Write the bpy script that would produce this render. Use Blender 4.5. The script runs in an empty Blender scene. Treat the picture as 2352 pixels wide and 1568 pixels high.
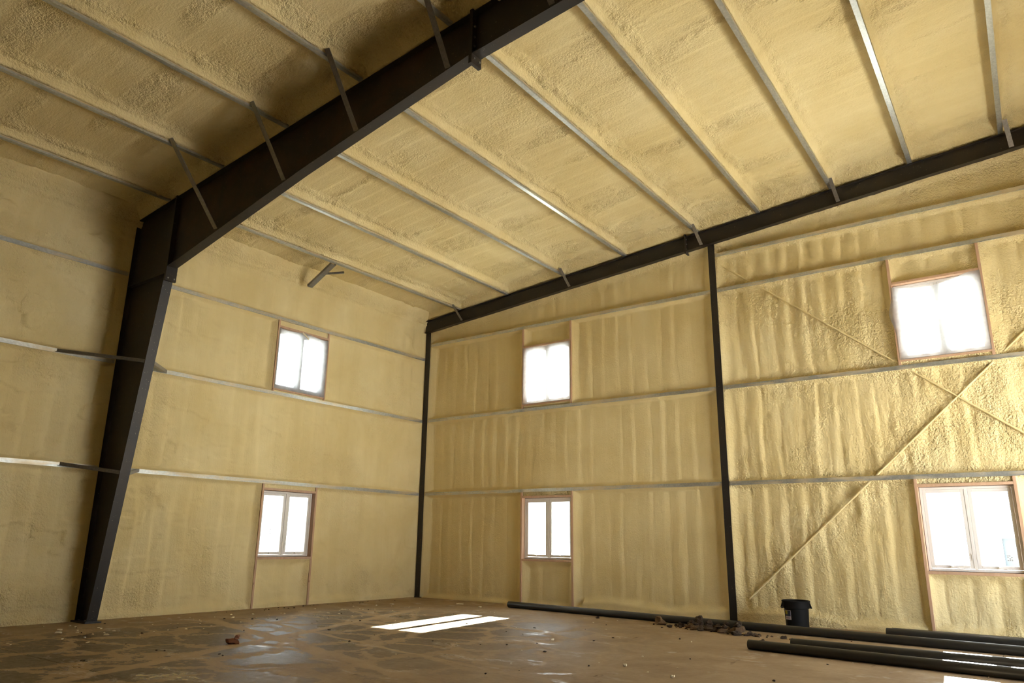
import bpy, bmesh, math, random
import numpy as np
from mathutils import Vector, Matrix

random.seed(7)
RNG = np.random.default_rng(7)
SC = bpy.context.scene
COL = SC.collection

# ---------------------------------------------------------------- camera, sky, sun, exposure
cam_d = bpy.data.cameras.new('camera')
cam_d.sensor_fit = 'HORIZONTAL'
cam_d.sensor_width = 36.0
cam_d.lens = 1690.69 / 2352 * 36.0
cam_d.clip_start = 0.05
cam_d.clip_end = 500
cam = bpy.data.objects.new('camera', cam_d)
COL.objects.link(cam)
yaw, pitch, roll = 0.6419, 0.2649, 0.0136
f_ = Vector((-math.sin(yaw)*math.cos(pitch), math.cos(yaw)*math.cos(pitch), math.sin(pitch)))
r_ = Vector((math.cos(yaw), math.sin(yaw), 0))
u_ = r_.cross(f_)
cr, sr = math.cos(roll), math.sin(roll)
rr = cr*r_ + sr*u_
uu = -sr*r_ + cr*u_
M = Matrix(((rr.x, uu.x, -f_.x, 11.978), (rr.y, uu.y, -f_.y, -12.563), (rr.z, uu.z, -f_.z, 1.2227), (0, 0, 0, 1)))
cam.matrix_world = M
SC.camera = cam

SKY_STRENGTH = 1.0
SUN_STRENGTH = 16.0
EXPOSURE = 3.47
world = bpy.data.worlds.new('sky')
SC.world = world
world.use_nodes = True
bg = world.node_tree.nodes['Background']
bg.inputs['Color'].default_value = (0.90, 0.95, 1.0, 1)
bg.inputs['Strength'].default_value = SKY_STRENGTH
sun_d = bpy.data.lights.new('sun', 'SUN')
sun_d.energy = SUN_STRENGTH
sun_d.color = (1.0, 0.97, 0.90)
sun_d.angle = math.radians(0.53)
sun = bpy.data.objects.new('sun', sun_d)
COL.objects.link(sun)
sun.location = (-4, 30, 14)
sun_dir = Vector((0.30, -2.40, -1.0)).normalized()
sun.rotation_euler = sun_dir.to_track_quat('-Z', 'Y').to_euler()
SC.view_settings.view_transform = 'Standard'
SC.view_settings.look = 'None'
SC.view_settings.exposure = EXPOSURE
SC.view_settings.gamma = 1.0
SC.view_settings.use_curve_mapping = False
SC.cycles.max_bounces = 10
SC.cycles.diffuse_bounces = 6
SC.cycles.glossy_bounces = 3
SC.cycles.adaptive_threshold = 0.02
SC.cycles.transparent_max_bounces = 16
SC.cycles.caustics_reflective = False
SC.cycles.caustics_refractive = False
SC.cycles.sample_clamp_indirect = 6.0

# ---------------------------------------------------------------- materials
def lin(r, g, b):
    def c(v):
        v /= 255.0
        return v/12.92 if v <= 0.04045 else ((v+0.055)/1.055)**2.4
    return (c(r), c(g), c(b), 1.0)

class NT:
    def __init__(s, name):
        s.m = bpy.data.materials.new(name)
        s.m.use_nodes = True
        s.t = s.m.node_tree
        s.n = s.t.nodes
        s.b = s.n['Principled BSDF']
        s.out = s.n['Material Output']
    def new(s, kind, **kw):
        n = s.n.new(kind)
        for k, v in kw.items():
            setattr(n, k, v)
        return n
    def link(s, a, b):
        s.t.links.new(a, b)
    def coords(s, scale=(1, 1, 1)):
        tc = s.new('ShaderNodeTexCoord')
        mp = s.new('ShaderNodeMapping')
        mp.inputs['Scale'].default_value = scale
        s.link(tc.outputs['Object'], mp.inputs['Vector'])
        return mp.outputs['Vector']
    def noise(s, vec, scale, detail=4, rough=0.55, dist=0.0):
        n = s.new('ShaderNodeTexNoise')
        n.inputs['Scale'].default_value = scale
        n.inputs['Detail'].default_value = detail
        n.inputs['Roughness'].default_value = rough
        n.inputs['Distortion'].default_value = dist
        s.link(vec, n.inputs['Vector'])
        return n.outputs['Fac']
    def ramp(s, fac, stops):
        r = s.new('ShaderNodeValToRGB')
        e = r.color_ramp.elements
        while len(e) < len(stops):
            e.new(0.5)
        for i, (p, c) in enumerate(stops):
            e[i].position = p
            e[i].color = c if len(c) == 4 else (c[0], c[1], c[2], 1)
        s.link(fac, r.inputs['Fac'])
        return r.outputs['Color']
    def mix(s, fac, a, b):
        m = s.new('ShaderNodeMix', data_type='RGBA')
        for v, i in ((fac, 0), (a, 6), (b, 7)):
            if hasattr(v, 'links') or hasattr(v, 'is_output'):
                s.link(v, m.inputs[i])
            else:
                m.inputs[i].default_value = v
        return m.outputs[2]
    def math(s, op, a, b=0.0, clamp=False):
        m = s.new('ShaderNodeMath', operation=op)
        m.use_clamp = clamp
        for i, v in enumerate((a, b)):
            if hasattr(v, 'is_output'):
                s.link(v, m.inputs[i])
            else:
                m.inputs[i].default_value = v
        return m.outputs[0]
    def sep(s, vec):
        n = s.new('ShaderNodeSeparateXYZ')
        s.link(vec, n.inputs[0])
        return n.outputs
    def bump(s, h, strength=0.3, dist=0.01, normal=None):
        b = s.new('ShaderNodeBump')
        b.inputs['Strength'].default_value = strength
        b.inputs['Distance'].default_value = dist
        s.link(h, b.inputs['Height'])
        if normal is not None:
            s.link(normal, b.inputs['Normal'])
        return b.outputs['Normal']
    def set(s, **kw):
        for k, v in kw.items():
            i = s.b.inputs[k]
            if hasattr(v, 'is_output'):
                s.link(v, i)
            else:
                i.default_value = v
        return s.m

BW = lambda v: (v, v, v, 1)

def foam_material(name, stretch):
    t = NT(name)
    v = t.coords()
    vs = t.coords(stretch)
    a = t.noise(v, 0.8, 3, 0.6, 0.4)
    b = t.noise(vs, 3.0, 3, 0.6, 0.2)
    base = t.mix(t.ramp(a, [(0.35, BW(0)), (0.68, BW(1))]), (0.70, 0.575, 0.295, 1), (0.78, 0.668, 0.382, 1))
    base = t.mix(t.math('MULTIPLY', t.ramp(b, [(0.45, BW(0)), (0.75, BW(1))]), 0.35), base, (0.62, 0.49, 0.225, 1))
    at = t.new('ShaderNodeAttribute', attribute_name='rough')
    rough = at.outputs['Fac']
    fine = t.noise(v, 48.0, 2, 0.6)
    lump = t.noise(v, 19.0, 2, 0.6, 0.3)
    pb = t.noise(v, 31.0, 2, 0.65)
    peb = t.math('MULTIPLY', t.math('SUBTRACT', pb, 0.5), 3.4)
    m1 = t.math('MULTIPLY', t.math('ADD', t.math('MULTIPLY', lump, 1.6), peb), rough)
    h = t.math('ADD', t.math('MULTIPLY', fine, 0.28), t.math('MULTIPLY', m1, 1.5))
    st = t.noise(t.coords(tuple(8*q for q in stretch)), 5.0, 2, 0.6)
    h = t.math('ADD', h, t.math('MULTIPLY', st, 0.35))
    n = t.bump(h, 0.7, 0.018)
    return t.set(**{'Base Color': base, 'Roughness': 0.85, 'Normal': n, 'Specular IOR Level': 0.15})

M_FOAM_WALL = foam_material('spray_foam_wall', (1.0, 1.0, 0.12))
M_FOAM_ROOF = foam_material('spray_foam_roof', (0.15, 1.0, 1.0))

def steel_material(name, c0, c1, rust=0.0):
    t = NT(name)
    v = t.coords()
    a = t.noise(v, 2.2, 5, 0.6, 0.6)
    base = t.mix(t.ramp(a, [(0.40, BW(0)), (0.70, BW(1))]), c0, c1)
    sp = t.noise(v, 60, 2, 0.5)
    base = t.mix(t.ramp(sp, [(0.735, BW(0)), (0.75, BW(1))]), base, (0.30, 0.25, 0.17, 1))
    n = t.bump(t.noise(v, 35, 3), 0.08, 0.005)
    return t.set(**{'Base Color': base, 'Roughness': 0.46, 'Normal': n, 'Specular IOR Level': 0.35})
M_STEEL = steel_material('dark_primed_steel', (0.020, 0.018, 0.017, 1), (0.032, 0.024, 0.018, 1))
M_STEEL_RUSTY = steel_material('brown_stained_steel', (0.022, 0.018, 0.015, 1), (0.055, 0.030, 0.017, 1))

def galv_material(name, c=(0.46, 0.48, 0.46, 1), foam=None):
    t = NT(name)
    v = t.coords()
    vo = t.new('ShaderNodeTexVoronoi')
    vo.inputs['Scale'].default_value = 45
    t.link(v, vo.inputs['Vector'])
    base = t.mix(t.ramp(vo.outputs['Color'], [(0.2, BW(0)), (0.9, BW(1))]), c, tuple(min(1, q*1.25) for q in c[:3]) + (1,))
    streak = t.noise(t.coords((1, 0.25, 1)), 3.0, 4)
    base = t.mix(t.math('MULTIPLY', t.ramp(streak, [(0.45, BW(0)), (0.7, BW(1))]), 0.5), base, (0.30, 0.31, 0.29, 1))
    metal = 0.75
    if foam == 'girt':           # light overspray blown on the face in patches
        o = t.noise(t.coords((1.0, 1.0, 6.0)), 1.6, 5, 0.6, 0.4)
        k = t.ramp(o, [(0.47, BW(0)), (0.64, BW(1))])
        k = t.math('MULTIPLY', k, 0.72)
        base = t.mix(k, base, (0.66, 0.53, 0.30, 1))
        metal = t.math('MULTIPLY', k, -0.75)
        metal = t.math('ADD', metal, 0.75)
    if foam == 'purlin':         # overspray thick on the web, fading to bare metal at its lower edge
        at = t.new('ShaderNodeAttribute', attribute_name='web')
        o = t.noise(t.coords((1.0, 0.5, 1.0)), 2.2, 5, 0.65, 0.3)
        k = t.math('ADD', at.outputs['Fac'], t.math('MULTIPLY', t.math('SUBTRACT', o, 0.5), 1.1))
        k = t.ramp(k, [(0.30, BW(0)), (0.62, BW(1))])
        base = t.mix(k, base, (0.72, 0.58, 0.33, 1))
        metal = t.math('ADD', t.math('MULTIPLY', k, -0.75), 0.75)
    return t.set(**{'Base Color': base, 'Metallic': metal, 'Roughness': 0.42})
M_GALV = galv_material('galvanized_steel')
M_GIRT = galv_material('galvanized_girt', foam='girt')
M_PURLIN = galv_material('galvanized_purlin', foam='purlin')
M_BRACE = galv_material('grey_painted_angle', (0.20, 0.19, 0.18, 1))

def wood_material():
    t = NT('pale_pine')
    v = t.coords((1, 1, 0.15))
    a = t.noise(v, 14, 5, 0.6, 0.8)
    base = t.mix(a, lin(212, 180, 152), lin(172, 136, 108))
    k = t.noise(t.coords(), 7, 2, 0.5)
    base = t.mix(t.ramp(k, [(0.72, BW(0)), (0.76, BW(1))]), base, lin(90, 55, 35))
    return t.set(**{'Base Color': base, 'Roughness': 0.7})
M_WOOD = wood_material()

def plain(name, c, rough=0.6, metal=0.0, var=0.0, scale=12.0, bump=0.0, spec=0.5):
    t = NT(name)
    v = t.coords()
    a = t.noise(v, scale, 4, 0.6)
    d = tuple(q*(1-var) for q in c[:3]) + (1,)
    base = t.mix(a, c, d)
    kw = {'Base Color': base, 'Roughness': rough, 'Metallic': metal, 'Specular IOR Level': spec}
    if bump:
        kw['Normal'] = t.bump(a, bump, 0.01)
    return t.set(**kw)
M_VINYL = plain('white_vinyl', (0.78, 0.76, 0.74, 1), 0.4, var=0.05)
M_GASKET = plain('dark_gasket', (0.05, 0.045, 0.04, 1), 0.7, var=0.2)
M_PIPE = plain('black_pipe', (0.022, 0.023, 0.022, 1), 0.42, var=0.4, scale=5, bump=0.05)
M_BORE_SHADE = plain('pipe_bore_shade', (0.006, 0.006, 0.006, 1), 0.9, var=0.2)  # shade of the hollow pipe put into the colour
M_CAN = plain('black_plastic', (0.006, 0.006, 0.006, 1), 0.7, var=0.25, spec=0.18)
M_RUST = plain('rusty_steel', (0.13, 0.055, 0.028, 1), 0.85, var=0.6, scale=18, bump=0.3)
M_CLOD = plain('dark_clay', (0.062, 0.038, 0.021, 1), 0.95, var=0.6, scale=20, bump=0.5)
M_CLOD_DRY = plain('dry_clay', (0.17, 0.105, 0.055, 1), 0.95, var=0.5, scale=20, bump=0.5)
M_REDCLAY = plain('reddish_clay', (0.26, 0.105, 0.055, 1), 0.95, var=0.4, scale=25, bump=0.5)
M_SCRAP = plain('foam_scrap_cream', (0.80, 0.72, 0.52, 1), 0.9, var=0.2, scale=30)
M_BOLT = plain('zinc_bolt', (0.25, 0.25, 0.24, 1), 0.45, 0.7, var=0.2)
M_SNOW = plain('snowy_yard', (0.72, 0.71, 0.69, 1), 0.9, var=0.08, scale=0.4)
M_SHED = plain('pale_blue_cladding', (0.085, 0.10, 0.11, 1), 0.7, var=0.05, scale=1)
M_SHED_TRIM = plain('white_cladding_trim', (0.7, 0.72, 0.73, 1), 0.7, var=0.05, scale=1)
M_SIDING = plain('outside_siding', (0.45, 0.44, 0.42, 1), 0.5, var=0.1, scale=2)
M_STICKER = plain('window_sticker', (0.62, 0.60, 0.60, 1), 0.6, var=0.5, scale=60)
M_LBL_BLUE = plain('label_blue', lin(40, 60, 92), 0.5, var=0.1)
M_LBL_YELLOW = plain('label_yellow', lin(176, 172, 60), 0.5, var=0.15)
M_LBL_WHITE = plain('label_white', lin(205, 200, 205), 0.5, var=0.1)
M_LBL_PURPLE = plain('label_purple', lin(110, 70, 105), 0.5, var=0.1)

def glass_material():
    t = NT('window_glass')
    tr = t.new('ShaderNodeBsdfTransparent')
    tr.inputs['Color'].default_value = (0.93, 0.95, 0.94, 1)
    gl = t.new('ShaderNodeBsdfGlossy')
    gl.inputs['Roughness'].default_value = 0.02
    fr = t.new('ShaderNodeFresnel')
    fr.inputs['IOR'].default_value = 1.35
    mx = t.new('ShaderNodeMixShader')
    t.link(fr.outputs[0], mx.inputs[0])
    t.link(tr.outputs[0], mx.inputs[1])
    t.link(gl.outputs[0], mx.inputs[2])
    t.link(mx.outputs[0], t.out.inputs['Surface'])
    return t.m
M_GLASS = glass_material()

def film_material():
    t = NT('milky_plastic_sheet')
    v = t.coords()
    a = t.noise(v, 5.0, 4, 0.6, 0.6)
    tl = t.new('ShaderNodeBsdfTranslucent')
    tl.inputs['Color'].default_value = (0.45, 0.47, 0.485, 1)
    df = t.new('ShaderNodeBsdfDiffuse')
    df.inputs['Color'].default_value = (0.62, 0.63, 0.64, 1)
    tr = t.new('ShaderNodeBsdfTransparent')
    m1 = t.new('ShaderNodeMixShader')
    m1.inputs[0].default_value = 0.22
    t.link(tl.outputs[0], m1.inputs[1])
    t.link(df.outputs[0], m1.inputs[2])
    m2 = t.new('ShaderNodeMixShader')
    t.link(t.math('MULTIPLY', a, 0.62), m2.inputs[0])
    t.link(m1.outputs[0], m2.inputs[1])
    t.link(tr.outputs[0], m2.inputs[2])
    t.link(m2.outputs[0], t.out.inputs['Surface'])
    return t.m
M_FILM = film_material()

def floor_material():
    t = NT('stained_concrete')
    v = t.coords()
    xyz = t.sep(v)
    # big soft patches
    big = t.noise(v, 0.35, 4, 0.55, 0.3)
    mid = t.noise(v, 1.5, 5, 0.6, 0.8)
    fine = t.noise(v, 14, 4, 0.65)
    base = t.mix(t.ramp(mid, [(0.35, BW(0)), (0.65, BW(1))]), (0.31, 0.225, 0.138, 1), (0.42, 0.32, 0.205, 1))
    base = t.mix(t.math('MULTIPLY', fine, 0.35), base, (0.23, 0.165, 0.10, 1))
    # damp dark islands between dusty seams, on the left and middle of the slab only
    gx = t.math('ADD', t.math('MULTIPLY', xyz[0], -0.30), 2.45, True)
    gl = t.math('ADD', t.math('MULTIPLY', xyz[0], 0.9), -0.5, True)
    gy = t.math('ADD', t.math('MULTIPLY', xyz[1], -0.55), -0.75, True)
    zone = t.math('MULTIPLY', t.math('MULTIPLY', gx, gy), gl, True)
    warp = t.new('ShaderNodeTexNoise')
    warp.inputs['Scale'].default_value = 1.3
    warp.inputs['Detail'].default_value = 5
    t.link(v, warp.inputs['Vector'])
    wv = t.new('ShaderNodeVectorMath', operation='MULTIPLY_ADD')
    t.link(warp.outputs['Color'], wv.inputs[0])
    wv.inputs[1].default_value = (0.9, 0.9, 0)
    t.link(v, wv.inputs[2])
    vo = t.new('ShaderNodeTexVoronoi', feature='DISTANCE_TO_EDGE')
    vo.inputs['Scale'].default_value = 1.15
    t.link(wv.outputs[0], vo.inputs['Vector'])
    rag = t.noise(t.coords((1.0, 1.7, 1.0)), 7.5, 5, 0.7, 0.6)
    d = t.math('ADD', vo.outputs['Distance'], t.math('MULTIPLY', t.math('SUBTRACT', rag, 0.5), 0.42))
    d = t.math('ADD', d, t.math('MULTIPLY', t.math('SUBTRACT', mid, 0.5), 0.35))
    def band(x0, y0, x1, y1, w):
        L = math.hypot(x1-x0, y1-y0)
        nx, ny = -(y1-y0)/L, (x1-x0)/L
        e = t.math('ADD', t.math('ADD', t.math('MULTIPLY', xyz[0], nx), t.math('MULTIPLY', xyz[1], ny)), -(nx*x0+ny*y0))
        e = t.math('ABSOLUTE', t.math('ADD', e, t.math('MULTIPLY', t.math('SUBTRACT', mid, 0.5), 0.25)))
        return t.ramp(e, [(w*0.6, BW(1)), (w*1.5, BW(0))])
    bands = t.math('MAXIMUM', band(2.9, -6.12, 6.57, -7.13, 0.085), band(4.58, -8.98, 3.87, -7.03, 0.075))
    bands = t.math('MAXIMUM', bands, band(3.23, -5.54, 5.41, -6.02, 0.03))
    bands = t.math('MULTIPLY', bands, zone)
    d = t.math('SUBTRACT', d, t.math('MULTIPLY', bands, 0.5))
    dark = t.math('MULTIPLY', t.ramp(d, [(0.06, BW(0)), (0.085, BW(1))]), zone)
    base = t.mix(t.math('MULTIPLY', dark, 0.78), base, (0.080, 0.059, 0.035, 1))
    seam = t.math('MULTIPLY', t.math('SUBTRACT', 1.0, dark), zone)
    base = t.mix(t.math('MULTIPLY', t.math('MULTIPLY', seam, rag), 0.6), base, (0.58, 0.45, 0.30, 1))
    base = t.mix(t.math('MULTIPLY', bands, 0.4), base, (0.48, 0.355, 0.22, 1))
    # pale chalky scuffs and crumbs
    ch = t.noise(t.coords((0.7, 1.4, 1)), 4.5, 6, 0.72, 0.6)
    chm = t.math('MULTIPLY', t.ramp(ch, [(0.62, BW(0)), (0.72, BW(1))]), t.ramp(big, [(0.42, BW(0)), (0.6, BW(1))]))
    base = t.mix(t.math('MULTIPLY', chm, 0.6), base, (0.56, 0.47, 0.35, 1))
    sp = t.noise(v, 32, 2, 0.5)
    base = t.mix(t.ramp(sp, [(0.74, BW(0)), (0.76, BW(1))]), base, (0.06, 0.04, 0.025, 1))
    # brown smears on the right
    sm = t.noise(t.coords((1.6, 0.6, 1)), 2.6, 4, 0.6, 0.4)
    base = t.mix(t.math('MULTIPLY', t.ramp(sm, [(0.66, BW(0)), (0.72, BW(1))]), 0.6), base, (0.12, 0.07, 0.035, 1))
    # gloss: damp islands and a worn sealed strip by the end wall
    pud = t.noise(t.coords((1.0, 1.6, 1)), 1.3, 4, 0.6, 0.9)
    wet = t.math('MULTIPLY', t.ramp(pud, [(0.58, BW(0)), (0.66, BW(1))]), t.ramp(rag, [(0.40, BW(0)), (0.58, BW(1))]))
    r = t.math('SUBTRACT', 0.70, t.math('MULTIPLY', dark, 0.20))
    r = t.math('SUBTRACT', r, t.math('MULTIPLY', wet, 0.34))
    r = t.math('ADD', r, t.math('MULTIPLY', t.math('SUBTRACT', fine, 0.5), 0.45))
    n = t.bump(t.math('ADD', t.math('MULTIPLY', mid, 0.6), t.math('MULTIPLY', fine, 0.6)), 0.5, 0.012)
    return t.set(**{'Base Color': base, 'Roughness': r, 'Normal': n, 'Specular IOR Level': t.math('ADD', 0.07, t.math('ADD', t.math('MULTIPLY', dark, 0.12), t.math('MULTIPLY', wet, 0.5)), True)})
M_FLOOR = floor_material()

# ---------------------------------------------------------------- mesh helpers
class MB:
    def __init__(s):
        s.v, s.f = [], []
    def add(s, vs, fs):
        o = len(s.v)
        s.v += [tuple(p) for p in vs]
        s.f += [tuple(i+o for i in q) for q in fs]
        return s
    def hexa(s, p):       # 8 points: bottom ring 0-3, top ring 4-7
        return s.add(p, [(3, 2, 1, 0), (4, 5, 6, 7), (0, 1, 5, 4), (1, 2, 6, 5), (2, 3, 7, 6), (3, 0, 4, 7)])
    def box(s, x0, x1, y0, y1, z0, z1):
        return s.hexa([(x0, y0, z0), (x1, y0, z0), (x1, y1, z0), (x0, y1, z0), (x0, y0, z1), (x1, y0, z1), (x1, y1, z1), (x0, y1, z1)])
    def bar(s, a, b, w, h, up=(0, 0, 1)):
        a, b = Vector(a), Vector(b)
        d = (b-a).normalized()
        x = d.cross(Vector(up)).normalized()
        y = x.cross(d).normalized()
        q = [(-w/2, -h/2), (w/2, -h/2), (w/2, h/2), (-w/2, h/2)]
        return s.hexa([a+x*i+y*j for i, j in q] + [b+x*i+y*j for i, j in q])
    def prof(s, a, b, pts, xa, ya, closed=True):   # sweep a 2D outline from a to b
        a, b, xa, ya = Vector(a), Vector(b), Vector(xa), Vector(ya)
        n = len(pts)
        vs = [a+xa*i+ya*j for i, j in pts] + [b+xa*i+ya*j for i, j in pts]
        fs = [(i, (i+1) % n, (i+1) % n+n, i+n) for i in range(n)]
        if closed:
            fs += [tuple(range(n-1, -1, -1)), tuple(range(n, 2*n))]
        return s.add(vs, fs)
    def tube(s, a, b, r0, r1=None, n=16, caps=True):
        r1 = r0 if r1 is None else r1
        a, b = Vector(a), Vector(b)
        d = (b-a).normalized()
        x = d.orthogonal().normalized()
        y = d.cross(x)
        vs = []
        for p, r in ((a, r0), (b, r1)):
            for k in range(n):
                t = 2*math.pi*k/n
                vs.append(p+x*r*math.cos(t)+y*r*math.sin(t))
        fs = [(k, (k+1) % n, (k+1) % n+n, k+n) for k in range(n)]
        if caps:
            fs += [tuple(range(n-1, -1, -1)), tuple(range(n, 2*n))]
        return s.add(vs, fs)
    def lathe(s, prof, c=(0, 0, 0), n=32):
        c = Vector(c)
        vs = []
        for r, z in prof:
            for k in range(n):
                t = 2*math.pi*k/n
                vs.append(c+Vector((r*math.cos(t), r*math.sin(t), z)))
        fs = []
        for i in range(len(prof)-1):
            for k in range(n):
                fs.append((i*n+k, i*n+(k+1) % n, (i+1)*n+(k+1) % n, (i+1)*n+k))
        return s.add(vs, fs)
    def build(s, name, mat, parent=None, base=None, smooth=False, bevel=0.0):
        me = bpy.data.meshes.new(name)
        P = np.array([tuple(p) for p in s.v], float)
        if parent is not None:
            org = np.array(parent.matrix_world_loc if hasattr(parent, 'matrix_world_loc') else WORLD[parent.name])
            loc = P.mean(0)
        else:
            loc = np.array(base) if base is not None else np.array([(P[:, 0].min()+P[:, 0].max())/2, (P[:, 1].min()+P[:, 1].max())/2, P[:, 2].min()])
        me.from_pydata([tuple(q) for q in (P-loc)], [], s.f)
        me.materials.append(mat)
        if smooth:
            me.polygons.foreach_set('use_smooth', [True]*len(me.polygons))
        me.update()
        bm = bmesh.new()
        bm.from_mesh(me)
        bmesh.ops.recalc_face_normals(bm, faces=bm.faces)
        bm.to_mesh(me)
        bm.free()
        o = bpy.data.objects.new(name, me)
        COL.objects.link(o)
        if parent is not None:
            o.parent = parent
            o.location = tuple(loc-np.array(WORLD[parent.name]))
        else:
            o.location = tuple(loc)
        WORLD[o.name] = tuple(loc)
        if bevel:
            md = o.modifiers.new('edge', 'BEVEL')
            md.width = bevel
            md.segments = 2
            md.limit_method = 'ANGLE'
        if smooth:
            try:
                me.set_sharp_from_angle(angle=math.radians(40))
            except Exception:
                pass
        return o
WORLD = {}

def tag(o, label=None, cat=None, group=None, kind=None):
    if label: o['label'] = label
    if cat: o['category'] = cat
    if group: o['group'] = group
    if kind: o['kind'] = kind
    return o
def thing(name, loc, label, cat, group=None, kind=None):
    o = bpy.data.objects.new(name, None)
    o.empty_display_size = 0.1
    COL.objects.link(o)
    o.location = loc
    WORLD[o.name] = tuple(loc)
    return tag(o, label, cat, group, kind)

# ---------------------------------------------------------------- numpy noise
def vnoise(x, y, seed=0):
    xi, yi = np.floor(x).astype(np.int64), np.floor(y).astype(np.int64)
    fx, fy = x-xi, y-yi
    fx, fy = fx*fx*fx*(fx*(fx*6-15)+10), fy*fy*fy*(fy*(fy*6-15)+10)
    def h(a, b):
        n = (a*374761393 + b*668265263 + seed*974711) & 0xFFFFFFFF
        n = ((n ^ (n >> 13))*1274126177) & 0xFFFFFFFF
        return ((n ^ (n >> 16)) & 0xFFFF)/65535.0
    a = h(xi, yi)*(1-fx)+h(xi+1, yi)*fx
    b = h(xi, yi+1)*(1-fx)+h(xi+1, yi+1)*fx
    return a*(1-fy)+b*fy-0.5
def fbm(x, y, seed=0, oct=4, gain=0.5):
    s, a = 0, 1.0
    for i in range(oct):
        s = s+a*vnoise(x*2**i+17.3*i, y*2**i-9.1*i, seed+i)
        a *= gain
    return s
def sstep(a, b, x):
    t = np.clip((x-a)/(b-a), 0, 1)
    return t*t*(3-2*t)
def soft(d, w):                  # rounded rise from a member's edge out to the full recess
    t = np.clip(d/w, 0, 1)
    return 1-(1-t)**1.8

def grid_object(name, X, Y, Z, mat, rough, keep=None, flip=False):
    nu, nv = X.shape
    idx = np.arange(nu*nv).reshape(nu, nv)
    q = np.stack([idx[:-1, :-1], idx[1:, :-1], idx[1:, 1:], idx[:-1, 1:]], -1).reshape(-1, 4)
    if keep is not None:
        q = q[keep.reshape(-1)]
    if flip:
        q = q[:, ::-1]
    me = bpy.data.meshes.new(name)
    me.vertices.add(nu*nv)
    me.vertices.foreach_set('co', np.stack([X, Y, Z], -1).reshape(-1).astype(np.float32))
    me.loops.add(q.size)
    me.loops.foreach_set('vertex_index', q.reshape(-1).astype(np.int32))
    me.polygons.add(len(q))
    me.polygons.foreach_set('loop_start', np.arange(0, q.size, 4, dtype=np.int32))
    me.polygons.foreach_set('loop_total', np.full(len(q), 4, dtype=np.int32))
    me.polygons.foreach_set('use_smooth', np.ones(len(q), dtype=bool))
    me.update(calc_edges=True)
    at = me.attributes.new('rough', 'FLOAT', 'POINT')
    at.data.foreach_set('value', np.clip(rough, 0, 1).reshape(-1).astype(np.float32))
    me.materials.append(mat)
    o = bpy.data.objects.new(name, me)
    COL.objects.link(o)
    WORLD[o.name] = (0, 0, 0)
    return o

# ---------------------------------------------------------------- layout numbers (metres)
# x: along the end wall from the left corner; y: 0 at the end wall, negative towards the camera
W_ROOM, L_ROOM = 14.47, 28.6
Z1, Z2, Z3L, Z3E, Z4E = 2.235, 3.915, 5.406, 5.743, 6.434
COLX = 7.235
YF0, YF1 = -7.15, -7.00           # main frame flange edges
YFC = -7.075
SL = 0.083
def zroof(x, y):                  # underside of the purlins
    return 6.355+SL*x-0.0017*x*np.maximum(np.minimum(y, 0), -7.2)
# (x at the frame, x at the end wall) of each purlin's lower left edge
PUR = [(0.97, 1.07), (2.43, 2.46), (3.95, 3.98), (5.44, 5.43), (6.95, 6.97), (8.29, 8.15), (9.56, 9.42), (10.83, 10.64), (12.14, 11.90), (13.42, 13.2)]
FLW = 0.065
def pur_x(i, y):
    a, b = PUR[i]
    return b+(a-b)*np.clip(y/-7.0, -0.2, 2.6)

# openings: (u0, u1, z0, z1)
E_LOW = [(2.90, 4.08, 0.885, 2.085), (10.17, 11.37, 0.885, 2.085)]
E_UP = [(2.90, 4.08, 4.045, 5.27), (10.17, 11.37, 4.045, 5.27)]
L_LOW = [(-4.15, -2.96, 0.885, 2.085)]
L_UP = [(-4.15, -2.96, 4.02, 5.225)]
STUD = 0.04

# ---------------------------------------------------------------- floor
fl = MB().box(-0.3, W_ROOM+0.3, -L_ROOM-0.3, 0.3, -0.25, -0.02)
floor = fl.build('floor', M_FLOOR, base=(0, 0, 0))
tag(floor, 'stained brown concrete floor with damp dark patches and dusty seams', 'floor', kind='structure')
def slab(x0, x1, y0, y1):
    b = MB()
    b.box(x0, x1, y0, y1, -0.04, 0.0)
    o = b.build('slab', M_FLOOR, floor)
    # keep the texture continuous over the joints: origin at the room's corner
    me = o.data
    off = Vector(o.location)
    me.transform(Matrix.Translation(off))
    o.location = (0, 0, 0)
    return o
JX = [-0.3, 11.08, W_ROOM+0.3]
JY = [-L_ROOM-0.3, -8.9, 0.3]
for i in range(2):
    for j in range(2):
        slab(JX[i]+0.003, JX[i+1]-0.003, JY[j]+0.003, JY[j+1]-0.003)

# ---------------------------------------------------------------- end wall (spray foam between girts)
def axis(parts):
    out = []
    for a, b, st in parts:
        n = max(1, int(round((b-a)/st)))
        out.append(np.linspace(a, b, n, endpoint=False))
    out.append(np.array([parts[-1][1]]))
    return np.concatenate(out)
def snap(ax, vals):
    for v in vals:
        i = np.argmin(abs(ax-v))
        ax[i] = v
    return ax
def openings_keep(U, V, ops, pad=0.0):
    uc = (U[:-1, :-1]+U[1:, 1:])/2
    vc = (V[:-1, :-1]+V[1:, 1:])/2
    k = np.ones(uc.shape, bool)
    for (a, b, c, d) in ops:
        k &= ~((uc > a-pad) & (uc < b+pad) & (vc > c-pad) & (vc < d+pad))
    return k

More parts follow.
